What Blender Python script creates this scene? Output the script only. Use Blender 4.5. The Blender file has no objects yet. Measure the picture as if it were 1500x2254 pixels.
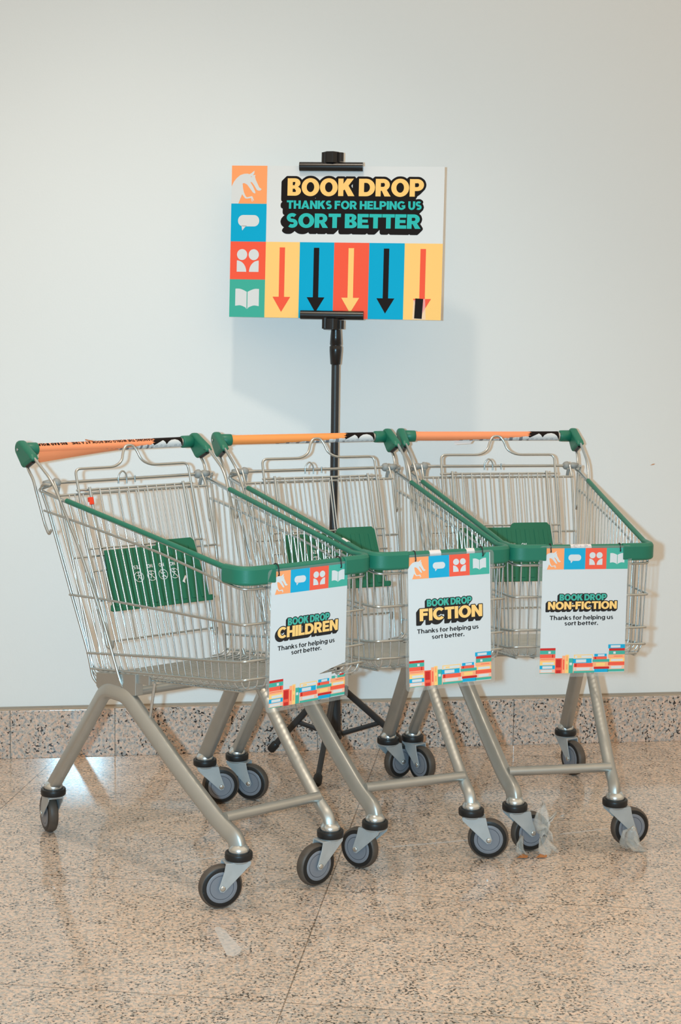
import bpy, math
import numpy as np
from mathutils import Vector, Matrix
from math import pi, cos, sin, tan, atan2, radians, sqrt

# ------------------------------------------------------------------ camera, light, exposure
SC = bpy.context.scene
COL = SC.collection
CAM_POS = Vector((0.0, -4.682, 1.309))
RX = Vector((0.988854, -0.148261, 0.013679))
UP = Vector((0.005018, 0.125006, 0.992143))
FW = Vector((0.148806, 0.981016, -0.124356))
cd = bpy.data.cameras.new('camera'); cam = bpy.data.objects.new('camera', cd); COL.objects.link(cam)
cd.sensor_fit = 'VERTICAL'; cd.sensor_height = 36.0; cd.sensor_width = 24.0; cd.lens = 57.2316
cd.clip_start = 0.05; cd.clip_end = 60
M = Matrix(((RX.x, UP.x, -FW.x, CAM_POS.x), (RX.y, UP.y, -FW.y, CAM_POS.y), (RX.z, UP.z, -FW.z, CAM_POS.z), (0, 0, 0, 1)))
cam.matrix_world = M
SC.camera = cam

W = bpy.data.worlds.new('hall_light'); SC.world = W; W.use_nodes = True
WORLD_COL = (0.69, 0.545, 0.39); WORLD_STR = 0.985
nt = W.node_tree; nt.nodes.clear()
wo = nt.nodes.new('ShaderNodeOutputWorld'); wb = nt.nodes.new('ShaderNodeBackground')
wg = nt.nodes.new('ShaderNodeTexCoord'); ws = nt.nodes.new('ShaderNodeSeparateXYZ'); wr = nt.nodes.new('ShaderNodeValToRGB')
nt.links.new(wg.outputs['Generated'], ws.inputs[0]); nt.links.new(ws.outputs['Z'], wr.inputs[0])
mp = nt.nodes.new('ShaderNodeMapRange'); mp.inputs['From Min'].default_value = -1; nt.links.new(ws.outputs['Z'], mp.inputs['Value']); nt.links.new(mp.outputs[0], wr.inputs[0])
e = wr.color_ramp.elements
def mulc(c, k): return (c[0]*k, c[1]*k, c[2]*k, 1)
e[0].position = 0.35; e[0].color = mulc(WORLD_COL, 0.30)
e[1].position = 0.75; e[1].color = mulc(WORLD_COL, 1.42)
x = e.new(0.52); x.color = mulc(WORLD_COL, 0.70)
# the hall is brighter towards the right
xm = nt.nodes.new('ShaderNodeMapRange'); xm.inputs['From Min'].default_value = -1; xm.inputs['To Min'].default_value = 0.84; xm.inputs['To Max'].default_value = 1.20
nt.links.new(ws.outputs['X'], xm.inputs['Value'])
vm = nt.nodes.new('ShaderNodeVectorMath'); vm.operation = 'SCALE'; nt.links.new(wr.outputs[0], vm.inputs[0]); nt.links.new(xm.outputs[0], vm.inputs['Scale'])
nt.links.new(vm.outputs[0], wb.inputs['Color']); wb.inputs['Strength'].default_value = WORLD_STR
nt.links.new(wb.outputs[0], wo.inputs[0])

# flash gun on the camera (held upright, so it sits left of the lens)
fl = bpy.data.lights.new('flash', 'AREA'); fl.shape = 'DISK'; fl.size = 0.045; fl.energy = 20.8; fl.spread = radians(86); fl.color = (0.49, 0.94, 1.24)
fo = bpy.data.objects.new('flash', fl); COL.objects.link(fo)
fo.matrix_world = Matrix.Translation(-RX*0.12 + UP*0.015) @ M
# ceiling downlight, found from the shadow of the big sign
sp = bpy.data.lights.new('ceiling_downlight', 'SPOT'); sp.energy = 116; sp.color = (1.0, 0.86, 0.70); sp.spot_size = radians(87); sp.spot_blend = 0.55; sp.shadow_soft_size = 0.09
so = bpy.data.objects.new('ceiling_downlight', sp); COL.objects.link(so); so.location = (0.15, -1.45, 3.83)

SC.view_settings.view_transform = 'Standard'; SC.view_settings.look = 'None'
SC.view_settings.exposure = 0.0; SC.view_settings.gamma = 1.0; SC.view_settings.use_curve_mapping = False

# ------------------------------------------------------------------ helpers
def s2l(c): return tuple(((v/255)/12.92 if v/255 <= .04045 else ((v/255+.055)/1.055)**2.4) for v in c)
MATS = {}
def mat(name, col, rough=0.5, metal=0.0, spec=0.5, bump=0, bscale=200, var=0.0, trans=0.0, alpha=1.0, vscale=30, coat=0.0):
    if name in MATS: return MATS[name]
    m = bpy.data.materials.new(name); m.use_nodes = True; n = m.node_tree; b = n.nodes['Principled BSDF']
    b.inputs['Base Color'].default_value = (*col, 1); b.inputs['Roughness'].default_value = rough
    b.inputs['Metallic'].default_value = metal; b.inputs['Specular IOR Level'].default_value = spec
    b.inputs['Coat Weight'].default_value = coat
    if trans: b.inputs['Transmission Weight'].default_value = trans; b.inputs['IOR'].default_value = 1.1
    if alpha < 1: b.inputs['Alpha'].default_value = alpha
    if bump or var:
        tc = n.nodes.new('ShaderNodeTexCoord'); nz = n.nodes.new('ShaderNodeTexNoise')
        n.links.new(tc.outputs['Object'], nz.inputs['Vector']); nz.inputs['Scale'].default_value = bscale if bump else vscale; nz.inputs['Detail'].default_value = 4
        if bump:
            bp = n.nodes.new('ShaderNodeBump'); bp.inputs['Strength'].default_value = bump; bp.inputs['Distance'].default_value = 0.001
            n.links.new(nz.outputs[0], bp.inputs['Height']); n.links.new(bp.outputs[0], b.inputs['Normal'])
        if var:
            nv = n.nodes.new('ShaderNodeTexNoise'); nv.inputs['Scale'].default_value = vscale; nv.inputs['Detail'].default_value = 5
            n.links.new(tc.outputs['Object'], nv.inputs['Vector'])
            mx = n.nodes.new('ShaderNodeMix'); mx.data_type = 'RGBA'
            mx.inputs[6].default_value = (*[c*(1-var) for c in col], 1); mx.inputs[7].default_value = (*[min(1, c*(1+var)) for c in col], 1)
            n.links.new(nv.outputs[0], mx.inputs[0]); n.links.new(mx.outputs[2], b.inputs['Base Color'])
    MATS[name] = m; return m

class MB:
    """collects faces (several materials allowed) and links them as one mesh object"""
    def __init__(s): s.v = []; s.f = []; s.mi = []; s.sm = []; s.m = []
    def mid(s, m):
        if m not in s.m: s.m.append(m)
        return s.m.index(m)
    def add(s, vs, fs, m, smooth=True):
        o = len(s.v); s.v += [tuple(p) for p in vs]; k = s.mid(m)
        for f in fs: s.f.append([o+i for i in f]); s.mi.append(k); s.sm.append(smooth)
    def tube(s, path, r, m, n=8, caps=True, closed=False, rads=None, flat=None, side=None):
        """sweep a circle (or rounded-flat section flat=(a,b,exp)) along a path"""
        P = [np.array(p, float) for p in path]
        Q = [P[0]]
        for p in P[1:]:
            if np.linalg.norm(p-Q[-1]) > 1e-6: Q.append(p)
        P = Q; L = len(P)
        T = []
        for i in range(L):
            a = P[(i-1) % L] if closed else P[max(i-1, 0)]; b = P[(i+1) % L] if closed else P[min(i+1, L-1)]
            t = b-a; T.append(t/(np.linalg.norm(t)+1e-12))
        if side is not None: u = np.array(side, float)
        else:
            u = np.array((0, 0, 1.)) if abs(T[0][2]) < .9 else np.array((1., 0, 0))
        vs = []
        for i in range(L):
            u = u-T[i]*u.dot(T[i]); u /= np.linalg.norm(u); w = np.cross(T[i], u)
            rr = rads[i] if rads else r
            for k in range(n):
                a = 2*pi*k/n
                if flat:
                    ca, sa = cos(a), sin(a); q = 2/flat[2]
                    x = flat[0]*abs(ca)**q*(1 if ca >= 0 else -1); y = flat[1]*abs(sa)**q*(1 if sa >= 0 else -1)
                    vs.append(P[i]+u*x+w*y)
                else: vs.append(P[i]+u*rr*cos(a)+w*rr*sin(a))
        fs = []
        for i in range(L if closed else L-1):
            j = (i+1) % L
            for k in range(n): fs.append((i*n+k, i*n+(k+1) % n, j*n+(k+1) % n, j*n+k))
        s.add(vs, fs, m, True)
        if caps and not closed:
            s.add(vs[:n][::-1], [tuple(range(n))], m, False); s.add(vs[-n:], [tuple(range(n))], m, False)
    def lathe(s, prof, m, o=(0, 0, 0), axis='z', n=32, smooth=True):
        vs = []; fs = []; K = len(prof)
        for (r, z) in prof:
            for k in range(n):
                a = 2*pi*k/n; p = (r*cos(a), r*sin(a), z)
                if axis == 'y': p = (p[0], p[2], p[1])
                if axis == 'x': p = (p[2], p[0], p[1])
                vs.append((p[0]+o[0], p[1]+o[1], p[2]+o[2]))
        for i in range(K-1):
            for k in range(n): fs.append((i*n+k, i*n+(k+1) % n, (i+1)*n+(k+1) % n, (i+1)*n+k))
        s.add(vs, fs, m, smooth)
    def box(s, c, d, m, rot=None):
        vs = []
        for x in (-.5, .5):
            for y in (-.5, .5):
                for z in (-.5, .5):
                    p = Vector((x*d[0], y*d[1], z*d[2]))
                    if rot: p = rot @ p
                    vs.append((p.x+c[0], p.y+c[1], p.z+c[2]))
        s.add(vs, [(0, 1, 3, 2), (4, 6, 7, 5), (0, 4, 5, 1), (2, 3, 7, 6), (0, 2, 6, 4), (1, 5, 7, 3)], m, False)
    def prism(s, poly, fn, t0, t1, m):
        """poly 2D; fn(u,v,t)->3D; extruded from t0 to t1"""
        n = len(poly)
        vs = [fn(u, v, t0) for u, v in poly]+[fn(u, v, t1) for u, v in poly]
        s.add(vs, [tuple(range(n))[::-1], tuple(range(n, 2*n))]+[(i, (i+1) % n, n+(i+1) % n, n+i) for i in range(n)], m, False)
    def build(s, name, parent=None, bevel=0, loc=None, recalc=True):
        me = bpy.data.meshes.new(name); me.from_pydata(s.v, [], s.f)
        for m in s.m: me.materials.append(m)
        me.polygons.foreach_set('material_index', s.mi); me.polygons.foreach_set('use_smooth', s.sm)
        if recalc:
            import bmesh
            bm = bmesh.new(); bm.from_mesh(me); bmesh.ops.recalc_face_normals(bm, faces=bm.faces); bm.to_mesh(me); bm.free()
        me.update()
        o = bpy.data.objects.new(name, me); COL.objects.link(o)
        if bevel:
            b = o.modifiers.new('bevel', 'BEVEL'); b.width = bevel; b.segments = 3; b.limit_method = 'ANGLE'
        if parent is not None: o.parent = parent
        if loc: o.location = loc
        return o

def empty(name, loc=(0, 0, 0), rz=0, parent=None):
    o = bpy.data.objects.new(name, None); COL.objects.link(o); o.location = loc; o.rotation_euler = (0, 0, rz); o.empty_display_size = .05
    if parent is not None: o.parent = parent
    return o
def tag(o, label, cat, group=None, kind=None):
    if label: o['label'] = label
    if cat: o['category'] = cat
    if group: o['group'] = group
    if kind: o['kind'] = kind
    return o
def fillet(pts, r, n=5):
    """round the corners of a 3D polyline; r a number or one per inner point"""
    P = [np.array(p, float) for p in pts]; out = [P[0]]
    for i in range(1, len(P)-1):
        a, b, c = P[i-1], P[i], P[i+1]; rr = r[i-1] if isinstance(r, (list, tuple)) else r
        u = a-b; w = c-b; lu, lw = np.linalg.norm(u), np.linalg.norm(w); u /= lu; w /= lw
        d = min(rr, lu*.49, lw*.49)
        for k in range(n+1):
            t = k/n; out.append((1-t)**2*(b+u*d)+2*t*(1-t)*b+t*t*(b+w*d))
    out.append(P[-1]); return out
def hull(pts):
    pts = sorted(set((round(x, 6), round(y, 6)) for x, y in pts))
    def half(ps):
        h = []
        for p in ps:
            while len(h) > 1 and (h[-1][0]-h[-2][0])*(p[1]-h[-2][1])-(h[-1][1]-h[-2][1])*(p[0]-h[-2][0]) <= 0: h.pop()
            h.append(p)
        return h
    a = half(pts); b = half(pts[::-1]); return a[:-1]+b[:-1]
def lerp(a, b, t): return a+(b-a)*t
def union(polys):
    """flat union of 2D polygons, returned as non-overlapping triangles"""
    from mathutils.geometry import delaunay_2d_cdt
    V = []; Fc = []
    for p in polys:
        if sum(p[i-1][0]*p[i][1]-p[i][0]*p[i-1][1] for i in range(len(p))) < 0: p = p[::-1]
        o = len(V); V += [Vector((x, y)) for x, y in p]; Fc.append(list(range(o, o+len(p))))
    vs, _, fs, _, _, fo_ = delaunay_2d_cdt(V, [], Fc, 0, 1e-3)
    return [[(vs[i].x, vs[i].y) for i in f] for f, orig in zip(fs, fo_) if orig]

# ------------------------------------------------------------------ lettering (geometric sans, convex pieces, cap height 1)
def arcq(cx, cy, rxo, ryo, rxi, ryi, a0, a1, n=12):
    q = []
    for i in range(n):
        a = radians(lerp(a0, a1, i/n)); b = radians(lerp(a0, a1, (i+1)/n))
        q.append([(cx+rxi*cos(a), cy+ryi*sin(a)), (cx+rxo*cos(a), cy+ryo*sin(a)), (cx+rxo*cos(b), cy+ryo*sin(b)), (cx+rxi*cos(b), cy+ryi*sin(b))])
    return q
def strk(path, w):
    P = [np.array(p) for p in path]; q = []; N = []
    for i in range(len(P)):
        t = P[min(i+1, len(P)-1)]-P[max(i-1, 0)]; t = t/np.linalg.norm(t); N.append(np.array((-t[1], t[0])))
    for i in range(len(P)-1):
        q.append([tuple(P[i]-N[i]*w/2), tuple(P[i+1]-N[i+1]*w/2), tuple(P[i+1]+N[i+1]*w/2), tuple(P[i]+N[i]*w/2)])
    return q
def rc(x0, y0, x1, y1): return [[(x0, y0), (x1, y0), (x1, y1), (x0, y1)]]
def glyph(c, s, h):
    """s stem width, h bar thickness"""
    if c == 'B':
        W_ = .70+s*.3
        return rc(0, 0, s, 1)+rc(s, 0, .46, h*.9)+rc(s, 1-h*.9, .44, 1)+rc(s, .5-h*.42, .46, .5+h*.42)+arcq(.42, .735, W_-.46, .265, max(W_-.46-s, .03), .265-h*.85, -90, 90)+arcq(.44, .275, W_-.44, .275, max(W_-.44-s, .03), .275-h*.85, -90, 90), W_
    if c == 'O': return arcq(.52, .5, .52, .52, .52-s, .52-h, 0, 360, 28), 1.04
    if c == 'C': return arcq(.52, .5, .52, .52, .52-s, .52-h, 42, 318, 24), .93
    if c == 'G': return arcq(.52, .5, .52, .52, .52-s, .52-h, 42, 335, 24)+rc(.54, .34, .99, .34+h*.85)+rc(.99-s*.8, .16, .99, .36), 1.0
    if c == 'D': return rc(0, 0, s, 1)+rc(s, 0, .42, h)+rc(s, 1-h, .42, 1)+arcq(.42, .5, .52, .5, .52-s, .5-h, -90, 90, 16), .94
    if c in 'PR':
        q = rc(0, 0, s, 1)+rc(s, 1-h, .44, 1)+rc(s, .32, .44, .32+h*.95)+arcq(.44, .66, .38, .34, .38-s*.95, .34-h*.95, -90, 90)
        if c == 'R': q += [[(.32, .40), (.60, .44), (.88, 0), (.88-s*1.2, 0)]]
        return q, .82 if c == 'P' else .87
    if c == 'K': return rc(0, 0, s, 1)+[[(s*.9, .30), (s*.9, .36+s), (.88-s*1.25, 1), (.90, 1), (.52, .50)]]+[[(.34, .44), (.56, .66), (.95, 0), (.95-s*1.25, 0)]], .94
    if c == 'T': return rc(0, 1-h, .80, 1)+rc(.40-s/2, 0, .40+s/2, 1-h), .80
    if c == 'H': return rc(0, 0, s, 1)+rc(.86-s, 0, .86, 1)+rc(s, .5-h/2, .86-s, .5+h/2), .86
    if c == 'A': return [[(0, 0), (s*1.08, 0), (.54+s*.35, 1), (.52-s*.5, 1)], [(1.04-s*1.08, 0), (1.04, 0), (.52+s*.5, 1), (.50-s*.35, 1)]]+rc(.22, .17, .82, .17+h*.85), 1.04
    if c == 'N': return rc(0, 0, s, 1)+rc(.90-s, 0, .90, 1)+[[(0, 1), (s*.95, 1), (.90, 0), (.90-s*.95, 0)]], .90
    if c == 'S':
        w = h*1.05; rx, ry = .36-w/2, (1.03-w)/4
        p = [(.37+rx*cos(radians(a)), .5+ry+ry*sin(radians(a))) for a in range(38, 255, 12)]+[(.37+rx*cos(radians(a)), .5-ry+ry*sin(radians(a))) for a in range(78, -150, -12)]
        return strk(p, w), .74
    if c == 'F': return rc(0, 0, s, 1)+rc(s, 1-h, .70, 1)+rc(s, .42, .64, .42+h), .72
    if c == 'E': return rc(0, 0, s, 1)+rc(s, 1-h, .72, 1)+rc(s, .5-h*.45, .67, .5+h*.45)+rc(s, 0, .73, h), .74
    if c == 'L': return rc(0, 0, s, 1)+rc(s, 0, .66, h), .66
    if c == 'I': return rc(0, 0, s, 1), s
    if c == 'U': return rc(0, .42, s, 1)+rc(.84-s, .42, .84, 1)+arcq(.42, .42, .42, .44, .42-s, .44-h, 180, 360, 14), .84
    if c == 'M': return rc(0, 0, s, 1)+rc(1-s, 0, 1, 1)+[[(0, 1), (s, 1), (.6, .3), (.4, .3)], [(1-s, 1), (1, 1), (.6, .3), (.4, .3)]], 1.0
    if c == 'W': return [[(0, 1), (s, 1), (.3+s*.9, 0), (.3, 0)], [(.3, 0), (.3+s*.9, 0), (.65+s/2, 1), (.65-s/2, 1)], [(.65-s/2, 1), (.65+s/2, 1), (1.0, 0), (1.0-s*.9, 0)], [(1.0-s*.9, 0), (1.0, 0), (1.3, 1), (1.3-s, 1)]], 1.3
    if c == 'Y': return [[(0, 1), (s*1.1, 1), (.45+s/2, .4), (.45-s/2, .4)], [(.9-s*1.1, 1), (.9, 1), (.45+s/2, .4), (.45-s/2, .4)]]+rc(.45-s/2, 0, .45+s/2, .42), .9
    if c == '-': return rc(.02, .34, .42, .34+h), .44
    if c == '.': return rc(0, 0, s*1.05, s*1.05), s*1.05
    # lower case, x-height .74
    X = .74; r = .37
    ring = lambda cx: arcq(cx, r, .39, r+.01, .39-s, r+.01-h, 0, 360, 20)
    if c == 'o': return ring(.39), .78
    if c == 'b': return rc(0, 0, s, 1.03)+ring(.41), .80
    if c == 'p': return rc(0, -.24, s, X)+ring(.41), .80
    if c == 'g': return ring(.39)+rc(.79-s, -.02, .79, X)+arcq(.40, -.02, .39, .24, .39-s, .24-h, 205, 360, 10), .79
    if c == 'a': return arcq(.34, .46, .34, .29, .34-s, .29-h, 15, 150, 8)+rc(.68-s, 0, .68, .48)+arcq(.31, .22, .31, .23, .31-s, .23-h*.8, 0, 360, 14), .68
    if c == 'e': return arcq(.38, r, .38, r+.01, .38-s, r+.01-h, 0, 318, 18)+rc(.12, r-h*.4, .72, r+h*.4), .75
    if c == 'h' or c == 'n':
        return rc(0, 0, s, 1.03 if c == 'h' else X)+arcq(.35, .40, .35, .35, .35-s, .35-h, 0, 150, 10)+rc(.70-s, 0, .70, .41), .70
    if c == 'u': return rc(0, .33, s, X)+rc(.70-s, 0, .70, X)+arcq(.35, .34, .35, .35, .35-s, .35-h, 180, 340, 10), .70
    if c == 'r': return rc(0, 0, s, X)+arcq(.38, .36, .36, .39, .36-s*.9, .39-h, 85, 160, 6)+rc(.36, .75-h, .46, .75), .46
    if c == 's':
        w = h*.92; rx, ry = .28-w/2, (.77-w)/4
        p = [(.29+rx*cos(radians(a)), r+ry+ry*sin(radians(a))) for a in range(35, 255, 20)]+[(.29+rx*cos(radians(a)), r-ry+ry*sin(radians(a))) for a in range(75, -150, -20)]
        return strk(p, w), .57
    if c == 't': return rc(.09, .14, .09+s, .92)+rc(0, X-h, .45, X)+arcq(.31, .20, .22, .21, .22-s, .21-h, 180, 285, 6), .46
    if c == 'f': return rc(.09, 0, .09+s, .80)+rc(0, X-h, .44, X)+arcq(.31, .80, .22, .24, .22-s, .24-h, 75, 180, 6), .45
    if c == 'i': return rc(0, 0, s, X)+rc(-.01, .83, s+.01, 1.03), s
    if c == 'l': return rc(0, 0, s, 1.03), s
    if c == 'k': return rc(0, 0, s, 1.03)+[[(s*.8, .18), (s*.8, .45), (.70-s*1.3, X), (.70, X), (.42, .40)]]+[[(.26, .34), (.44, .48), (.74, 0), (.74-s*1.3, 0)]], .73
    return [], .3
def text(t, x0, x1, ybase, cap, s=.30, h=.235, gap=.045, space=.30):
    """convex pieces for t, fitted between x0 and x1"""
    pieces = []; x = 0
    for i, c in enumerate(t):
        if c == ' ': x += space-gap; continue
        q, w = glyph(c, s, h)
        pieces += [[(px+x, py) for px, py in p] for p in q]; x += w+gap
    k = (x1-x0)/(x-gap)
    return [[(x0+px*k, ybase+py*cap) for px, py in p] for p in pieces]
def outline(pieces, w, dx, dy, n=10):
    out = []
    for p in pieces:
        pts = []
        for (x, y) in p:
            for k in range(n):
                a = 2*pi*k/n; pts += [(x+w*cos(a), y+w*sin(a)), (x+dx+w*cos(a), y+dy+w*sin(a))]
        out.append(hull(pts))
    return out

# ------------------------------------------------------------------ materials
ZINC = mat('zinc_wire', (0.53, 0.57, 0.575), .29, .95, bump=.25, bscale=60, var=.10, vscale=25)
CHROME = mat('bright_zinc', (0.60, 0.64, 0.65), .27, .92, var=.10, vscale=40)
LACQ = mat('lacquered_steel', (0.46, 0.465, 0.44), .42, .82, var=.07, vscale=30)
GALV = mat('galvanised_fork', (0.44, 0.45, 0.445), .6, .25, var=.14, vscale=45)
GREEN = mat('green_plastic', s2l((30, 112, 88)), .42, 0, .45, bump=.15, bscale=300, var=.10, vscale=12)
GREEND = mat('green_plastic_plate', s2l((20, 100, 72)), .5, 0, .4, var=.10, vscale=14)
RUBBER = mat('black_rubber', (0.014, 0.014, 0.014), .4, 0, .35, bump=.2, bscale=120)
TREAD = mat('worn_tyre', (0.085, 0.066, 0.052), .5, 0, .4, var=.5, vscale=40)
HUB = mat('grey_plastic_hub', s2l((124, 127, 134)), .42, 0, .4, var=.06, vscale=25)
GROOVE = mat('hub_groove', s2l((70, 74, 84)), .5)
KNOB = mat('pale_grey_plastic', s2l((146, 146, 142)), .5)
BLACK = mat('black_plastic', (0.008, 0.008, 0.009), .28, 0, .5)
BLACKM = mat('black_powder_coat', (0.022, 0.022, 0.023), .42, 0, .5, bump=.3, bscale=500)
TIE = mat('black_cord', (0.01, 0.01, 0.01), .6)
PAPER = mat('white_paper', (0.69, 0.695, 0.69), .6, 0, .12)
INK = mat('black_ink', (0.012, 0.008, 0.007), .6, 0, .1)
P_OR = mat('print_orange', s2l((255, 162, 104)), .6, 0, .12)
P_BL = mat('print_blue', s2l((0, 166, 206)), .6, 0, .12)
P_RD = mat('print_red', s2l((246, 92, 66)), .6, 0, .12)
P_TL = mat('print_teal', s2l((66, 172, 152)), .6, 0, .12)
P_TL2 = mat('print_turquoise', s2l((48, 184, 178)), .6, 0, .12)
P_YL = mat('print_yellow', s2l((255, 204, 122)), .6, 0, .12)
P_DR = mat('print_dark_red', s2l((204, 36, 28)), .6, 0, .12)
P_PK = mat('print_pink', s2l((246, 188, 160)), .6, 0, .12)
P_PE = mat('print_peach', s2l((255, 170, 122)), .6, 0, .12)
P_GR = mat('print_grey', s2l((128, 130, 136)), .6, 0, .12)
SLEEVE2 = mat('orange_vinyl_smooth', s2l((255, 156, 84)), .32, 0, .5, var=.04, vscale=20)
SLEEVE = mat('orange_vinyl', s2l((255, 152, 104)), .32, 0, .5, var=.05, vscale=30)
TAPEW = mat('white_tape', (0.74, 0.68, 0.66), .5)
REDTAG = mat('red_plastic', s2l((238, 62, 28)), .4)

def film(name, col, alpha, rough, spec=.5):
    m = bpy.data.materials.new(name); m.use_nodes = True; n = m.node_tree; b = n.nodes['Principled BSDF']
    b.inputs['Base Color'].default_value = (*col, 1); b.inputs['Roughness'].default_value = rough; b.inputs['Alpha'].default_value = alpha
    b.inputs['Specular IOR Level'].default_value = spec
    return m
LAMIN = film('clear_laminate', (.55, .54, .50), .26, .5, .15)
LAMIN2 = film('clear_laminate_over_sheet', (.8, .8, .8), .02, .6, .08)
WRAP = film('cloudy_film', (.72, .68, .61), .30, .35)
TAPEC = film('clear_tape', (.85, .84, .82), .32, .3)

def granite(name, scale, rough, pink, mid, grey, dark, thr, cut=.10):
    m = bpy.data.materials.new(name); m.use_nodes = True; n = m.node_tree; b = n.nodes['Principled BSDF']; L = n.links.new
    tc = n.nodes.new('ShaderNodeTexCoord')
    def noise(sc, det, ro=.5, off=0):
        z = n.nodes.new('ShaderNodeTexNoise'); z.inputs['Scale'].default_value = sc; z.inputs['Detail'].default_value = det; z.inputs['Roughness'].default_value = ro
        mpp = n.nodes.new('ShaderNodeMapping'); mpp.inputs['Location'].default_value = (off, off*.7, off*.3); L(tc.outputs['Object'], mpp.inputs[0]); L(mpp.outputs[0], z.inputs['Vector']); return z.outputs[0]
    # feldspar and quartz mottling
    r = n.nodes.new('ShaderNodeValToRGB'); el = r.color_ramp.elements
    el[0].position = .36; el[0].color = (*[g*.85 for g in grey], 1); el[1].position = .66; el[1].color = (*pink, 1)
    for p, c in ((.43, grey), (.50, mid), (.56, pink)):
        x = el.new(p); x.color = (*c, 1)
    L(noise(100*scale, 4, .65), r.inputs[0])
    v = n.nodes.new('ShaderNodeTexVoronoi'); v.inputs['Scale'].default_value = 190*scale; L(tc.outputs['Object'], v.inputs['Vector'])
    sx = n.nodes.new('ShaderNodeSeparateColor'); L(v.outputs['Color'], sx.inputs[0])
    big = noise(3.0, 4, .5, 7)
    mr = n.nodes.new('ShaderNodeMapRange'); mr.inputs['From Min'].default_value = .3; mr.inputs['From Max'].default_value = .7; mr.inputs['To Min'].default_value = .93; mr.inputs['To Max'].default_value = 1.06; L(big, mr.inputs['Value'])
    gr = n.nodes.new('ShaderNodeMapRange'); gr.inputs['To Min'].default_value = .84; gr.inputs['To Max'].default_value = 1.14; L(sx.outputs[0], gr.inputs['Value'])
    mm = n.nodes.new('ShaderNodeMath'); mm.operation = 'MULTIPLY'; L(mr.outputs[0], mm.inputs[0]); L(gr.outputs[0], mm.inputs[1])
    # dark mica grains, thicker in some places
    dn = noise(150*scale, 2, .55, 3); cl = noise(24*scale, 2, .5, 11)
    ad = n.nodes.new('ShaderNodeMath'); ad.operation = 'MULTIPLY_ADD'; ad.inputs[1].default_value = .35; L(cl, ad.inputs[0]); L(dn, ad.inputs[2])
    th = n.nodes.new('ShaderNodeMapRange'); th.inputs['From Min'].default_value = thr; th.inputs['From Max'].default_value = thr+cut; L(ad.outputs[0], th.inputs['Value'])
    ml = n.nodes.new('ShaderNodeVectorMath'); ml.operation = 'SCALE'; L(r.outputs[0], ml.inputs[0]); L(mm.outputs[0], ml.inputs['Scale'])
    dk = n.nodes.new('ShaderNodeMix'); dk.data_type = 'RGBA'; dk.inputs[7].default_value = (*dark, 1); L(th.outputs[0], dk.inputs[0]); L(ml.outputs[0], dk.inputs[6])
    L(dk.outputs[2], b.inputs['Base Color'])
    b.inputs['Roughness'].default_value = rough
    return m, n, b, dk, tc
FLOORM, fn, fb, fcol, ftc = granite('polished_granite_floor', 1.0, .085, (0.70, 0.52, 0.40), (0.61, 0.495, 0.405), (0.42, 0.385, 0.345), (0.085, 0.075, 0.065), .758, .05)
SKIRTM, _, sb, _, _ = granite('polished_granite_skirting', .95, .10, (0.66, 0.475, 0.375), (0.60, 0.49, 0.41), (0.38, 0.37, 0.36), (0.035, 0.035, 0.037), .79, .03)
# floor joints: 0.9 x 0.6 slabs laid at 15.6 degrees to the wall
mpn = fn.nodes.new('ShaderNodeMapping'); mpn.vector_type = 'TEXTURE'
mpn.inputs['Location'].default_value = (0.513, -1.169, 0); mpn.inputs['Rotation'].default_value = (0, 0, radians(-15.6))
fn.links.new(ftc.outputs['Object'], mpn.inputs['Vector'])
br = fn.nodes.new('ShaderNodeTexBrick'); br.offset = 0.0; br.inputs['Scale'].default_value = 1.0
br.inputs['Brick Width'].default_value = .92; br.inputs['Row Height'].default_value = .606; br.inputs['Mortar Size'].default_value = .0016; br.inputs['Mortar Smooth'].default_value = 0.2
br.inputs['Color1'].default_value = (1, 1, 1, 1); br.inputs['Color2'].default_value = (.93, .94, .95, 1); br.inputs['Mortar'].default_value = (.45, .42, .38, 1)
fn.links.new(mpn.outputs[0], br.inputs['Vector'])
m2 = fn.nodes.new('ShaderNodeMix'); m2.data_type = 'RGBA'; m2.blend_type = 'MULTIPLY'; m2.inputs[0].default_value = 1
fn.links.new(fcol.outputs[2], m2.inputs[6]); fn.links.new(br.outputs['Color'], m2.inputs[7]); fn.links.new(m2.outputs[2], fb.inputs['Base Color'])

def wallmat():
    m = bpy.data.materials.new('painted_plaster'); m.use_nodes = True; n = m.node_tree; b = n.nodes['Principled BSDF']; L = n.links.new
    b.inputs['Roughness'].default_value = .75; b.inputs['Specular IOR Level'].default_value = .25
    tc = n.nodes.new('ShaderNodeTexCoord')
    a = n.nodes.new('ShaderNodeTexNoise'); a.inputs['Scale'].default_value = 2.2; a.inputs['Detail'].default_value = 5; L(tc.outputs['Object'], a.inputs['Vector'])
    mx = n.nodes.new('ShaderNodeMix'); mx.data_type = 'RGBA'; mx.inputs[6].default_value = (.765, .785, .78, 1); mx.inputs[7].default_value = (.79, .81, .805, 1)
    L(a.outputs[0], mx.inputs[0]); L(mx.outputs[2], b.inputs['Base Color'])
    f = n.nodes.new('ShaderNodeTexNoise'); f.inputs['Scale'].default_value = 180; f.inputs['Detail'].default_value = 3; L(tc.outputs['Object'], f.inputs['Vector'])
    bp = n.nodes.new('ShaderNodeBump'); bp.inputs['Strength'].default_value = .10; bp.inputs['Distance'].default_value = .002; L(f.outputs[0], bp.inputs['Height']); L(bp.outputs[0], b.inputs['Normal'])
    return m
WALLM = wallmat()
GROUT = mat('grout', (0.36, 0.31, 0.25), .8, bump=.4, bscale=90)

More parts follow.
